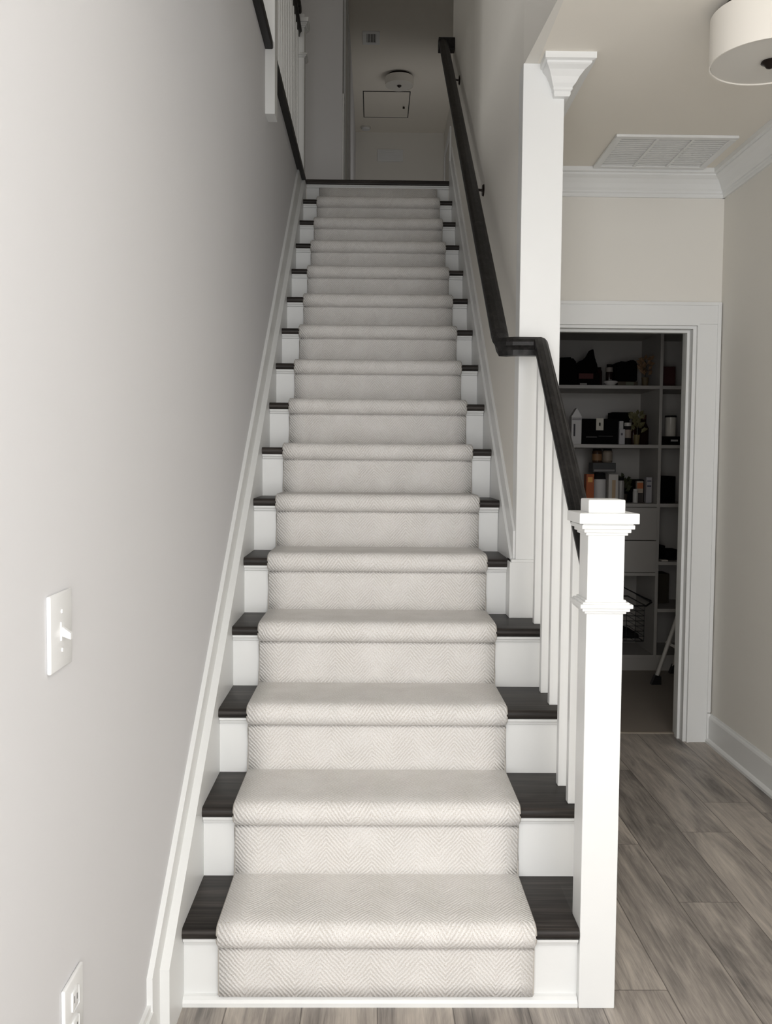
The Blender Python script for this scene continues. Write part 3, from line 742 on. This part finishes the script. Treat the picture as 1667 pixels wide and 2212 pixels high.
carton('gift_box', 'low dark box with a dull red band on the top shelf', 'box', 1.775, 1.918, Z1, 0.084, (14, 10, 10), y=3.80, d=0.2, lab=[(0.05, 0.7, 0.55, 0.95, (70, 18, 15)), (0.1, 0.42, 0.05, 0.2, (150, 146, 142))])
t = thing('serving_dish', 'small white dish lying on the top pantry shelf', 'dish', (1.985, 3.79, Z1))
bm = bmesh.new(); add_lathe(bm, [(0, 0.002), (0.022, 0), (0.030, 0.008), (0.047, 0.024), (0.044, 0.030), (0.030, 0.034), (0, 0.036)], (1.985, 3.79, Z1), 28); obj('dish_body', bm, solid((206, 202, 198), 0.3), t, True)
bm = bmesh.new(); add_lathe(bm, [(0, 0.036), (0.010, 0.036), (0.008, 0.040), (0, 0.041)], (1.985, 3.79, Z1), 16); obj('dish_knob', bm, solid((206, 202, 199), 0.3), t, True)
jar('syrup_bottle', 'dark bottle with a pale neck behind the white dish', 'bottle', 2.003, Z1, 0.022, 0.150, (44, 32, 30), (28, 24, 24), y=3.90, lab=(0.66, 0.86, (150, 142, 136)), neck=0.7)
jar('syrup_bottle', 'thin dark bottle left of the white dish', 'bottle', 1.938, Z1, 0.018, 0.130, (40, 20, 20), (26, 22, 22), y=3.90, neck=0.6)
lump('storage_bag', 'square black bag beside the pale-necked bottle, top shelf', 'bag', 2.095, Z1 + 0.031, 0.145, 0.140, 0.16, (9, 9, 9), peaks=[(0, 0.8), (0.2, 0.95), (0.6, 0.92), (0.75, 1.05), (1, 0.9)])
carton('baking_tray', 'flat greenish tin under the square black bag', 'tin', 2.035, 2.165, Z1, 0.030, (76, 66, 52), y=3.80, d=0.2, lab=[(0.4, 0.8, 0.2, 0.9, (104, 108, 90))])
plant('dried_flowers', 'dried tan flowers at the right end of the top shelf', 2.212, Z1, 0.19, 0.065, (118, 92, 66), (96, 84, 60), 30, 3.80)
# right-hand compartments
carton('gift_box', 'dark red box in the upper right compartment', 'box', 2.345, 2.425, Z1, 0.135, (55, 14, 13), y=3.85, d=0.1)
jar('coffee_canister', 'steel canister with a bright highlight on a black base', 'canister', 2.385, Z2 + 0.055, 0.034, 0.135, (200, 196, 188), (30, 28, 28), y=3.80, neck=1.0, caph=0.012, shoulder=0.97)
carton('coffee_machine', 'black appliance body around the steel canister', 'appliance', 2.312, 2.450, Z2, 0.054, (10, 10, 10), y=3.74, d=0.24, lab=[(0.42, 0.75, 0.4, 0.62, (176, 174, 172))])
carton('backpack', 'black bag filling the right compartment beside the drawers', 'bag', 2.310, 2.440, Z3, 0.175, (8, 8, 8), y=3.84, d=0.2)
carton('camera_bag', 'black box on the shelf right of the drawers', 'box', 2.312, 2.370, 0.714, 0.095, (8, 8, 8), y=3.80, d=0.15)
carton('camera_bag', 'lower black case beside the black box right of the drawers', 'box', 2.374, 2.470, 0.714, 0.065, (19, 18, 19), y=3.82, d=0.15)
carton('note_pad', 'small white pad lying at the edge right of the drawers', 'notepad', 2.325, 2.368, 0.714, 0.010, (196, 190, 182), y=3.725, d=0.05)
carton('storage_bin', 'olive bin in the compartment above the step ladder', 'bin', 2.330, 2.450, 0.407, 0.20, (52, 46, 34), y=3.95, d=0.15)

# wire basket in the open bay
t = thing('wire_basket', 'black wire basket pulled out below the drawers', 'basket', (2.1, 3.72, 0.22))
bm = bmesh.new()
zb, ztp = 0.212, 0.44
for (x0, x1, y0, y1, z_, r_) in ((1.72, 2.20, 3.62, 4.05, ztp, 0.0045), (1.73, 2.19, 3.63, 4.04, zb, 0.004)):
    add_tube(bm, [(x0, y0, z_), (x1, y0, z_), (x1, y1, z_), (x0, y1, z_), (x0, y0, z_)], r_, 6)
obj('basket_rim', bm, M_BLACK, t)
bm = bmesh.new()
for i in range(1, 7):
    z_ = zb + (ztp - zb) * i / 7; add_tube(bm, [(1.725, 3.625, z_), (2.193, 3.625, z_), (2.193, 4.045, z_)], 0.0022, 5)
for i in range(9):
    x_ = 1.74 + i * 0.0565; add_tube(bm, [(x_, 3.625, ztp), (x_, 3.628, zb), (x_, 4.04, zb)], 0.0022, 5)
obj('basket_mesh', bm, M_BLACK, t)
bm = bmesh.new(); add_tube(bm, [(2.20, 3.62, 0.44), (2.27, 3.74, 0.445), (2.276, 4.1, 0.445)], 0.006, 6); add_tube(bm, [(2.13, 3.9, 0.52), (2.20, 3.75, 0.485), (2.27, 3.74, 0.455)], 0.004, 6)
obj('basket_runner', bm, M_BLACK, t)
lump('folded_cloth', 'dark folded cloth lying in the wire basket', 'cloth', 2.08, zb + 0.004, 0.2, 0.045, 0.25, (34, 33, 34), y=3.82)

# step ladder
t = thing('step_ladder', 'white folding step ladder just inside the pantry doorway', 'step ladder', (2.3, 3.4, 0))
M_WM = newmat('white_enamel', srgb(206, 202, 196), 0.35)
A_, B_ = Vector((2.192, 3.36, 0.03)), Vector((2.41, 3.40, 0.66))
for dx in (0, 0.36):
    for (P_, Q_, fx) in ((A_, B_, 0), (Vector((2.40, 3.66, 0.03)), Vector((2.43, 3.46, 0.66)), 1)):
        D_ = Vector((dx, -0.04 * (dx > 0), 0))
        bm = bmesh.new(); add_tube(bm, [P_ + D_, Q_ + D_], 0.0125, 12); lg = obj('leg', bm, M_WM, t, True)
        f0 = P_ + D_
        bm = bmesh.new(); add_prism(bm, [(f0.x - 0.030, 0.0), (f0.x + 0.030, 0.0), (f0.x + 0.028, 0.050), (f0.x - 0.006, 0.058)], 1, f0.y - 0.02, f0.y + 0.02); obj('rubber_foot', bm, M_BLACK, lg)
bm = bmesh.new(); add_prism(bm, [(2.272, 0.238), (2.36, 0.192), (2.62, 0.192), (2.62, 0.214), (2.36, 0.214), (2.280, 0.252)], 1, 3.35, 3.45); obj('step', bm, M_WM, t)
bm = bmesh.new(); add_box(bm, 2.39, 2.82, 3.34, 3.52, 0.66, 0.69, 0.006); obj('step', bm, M_WM, t)
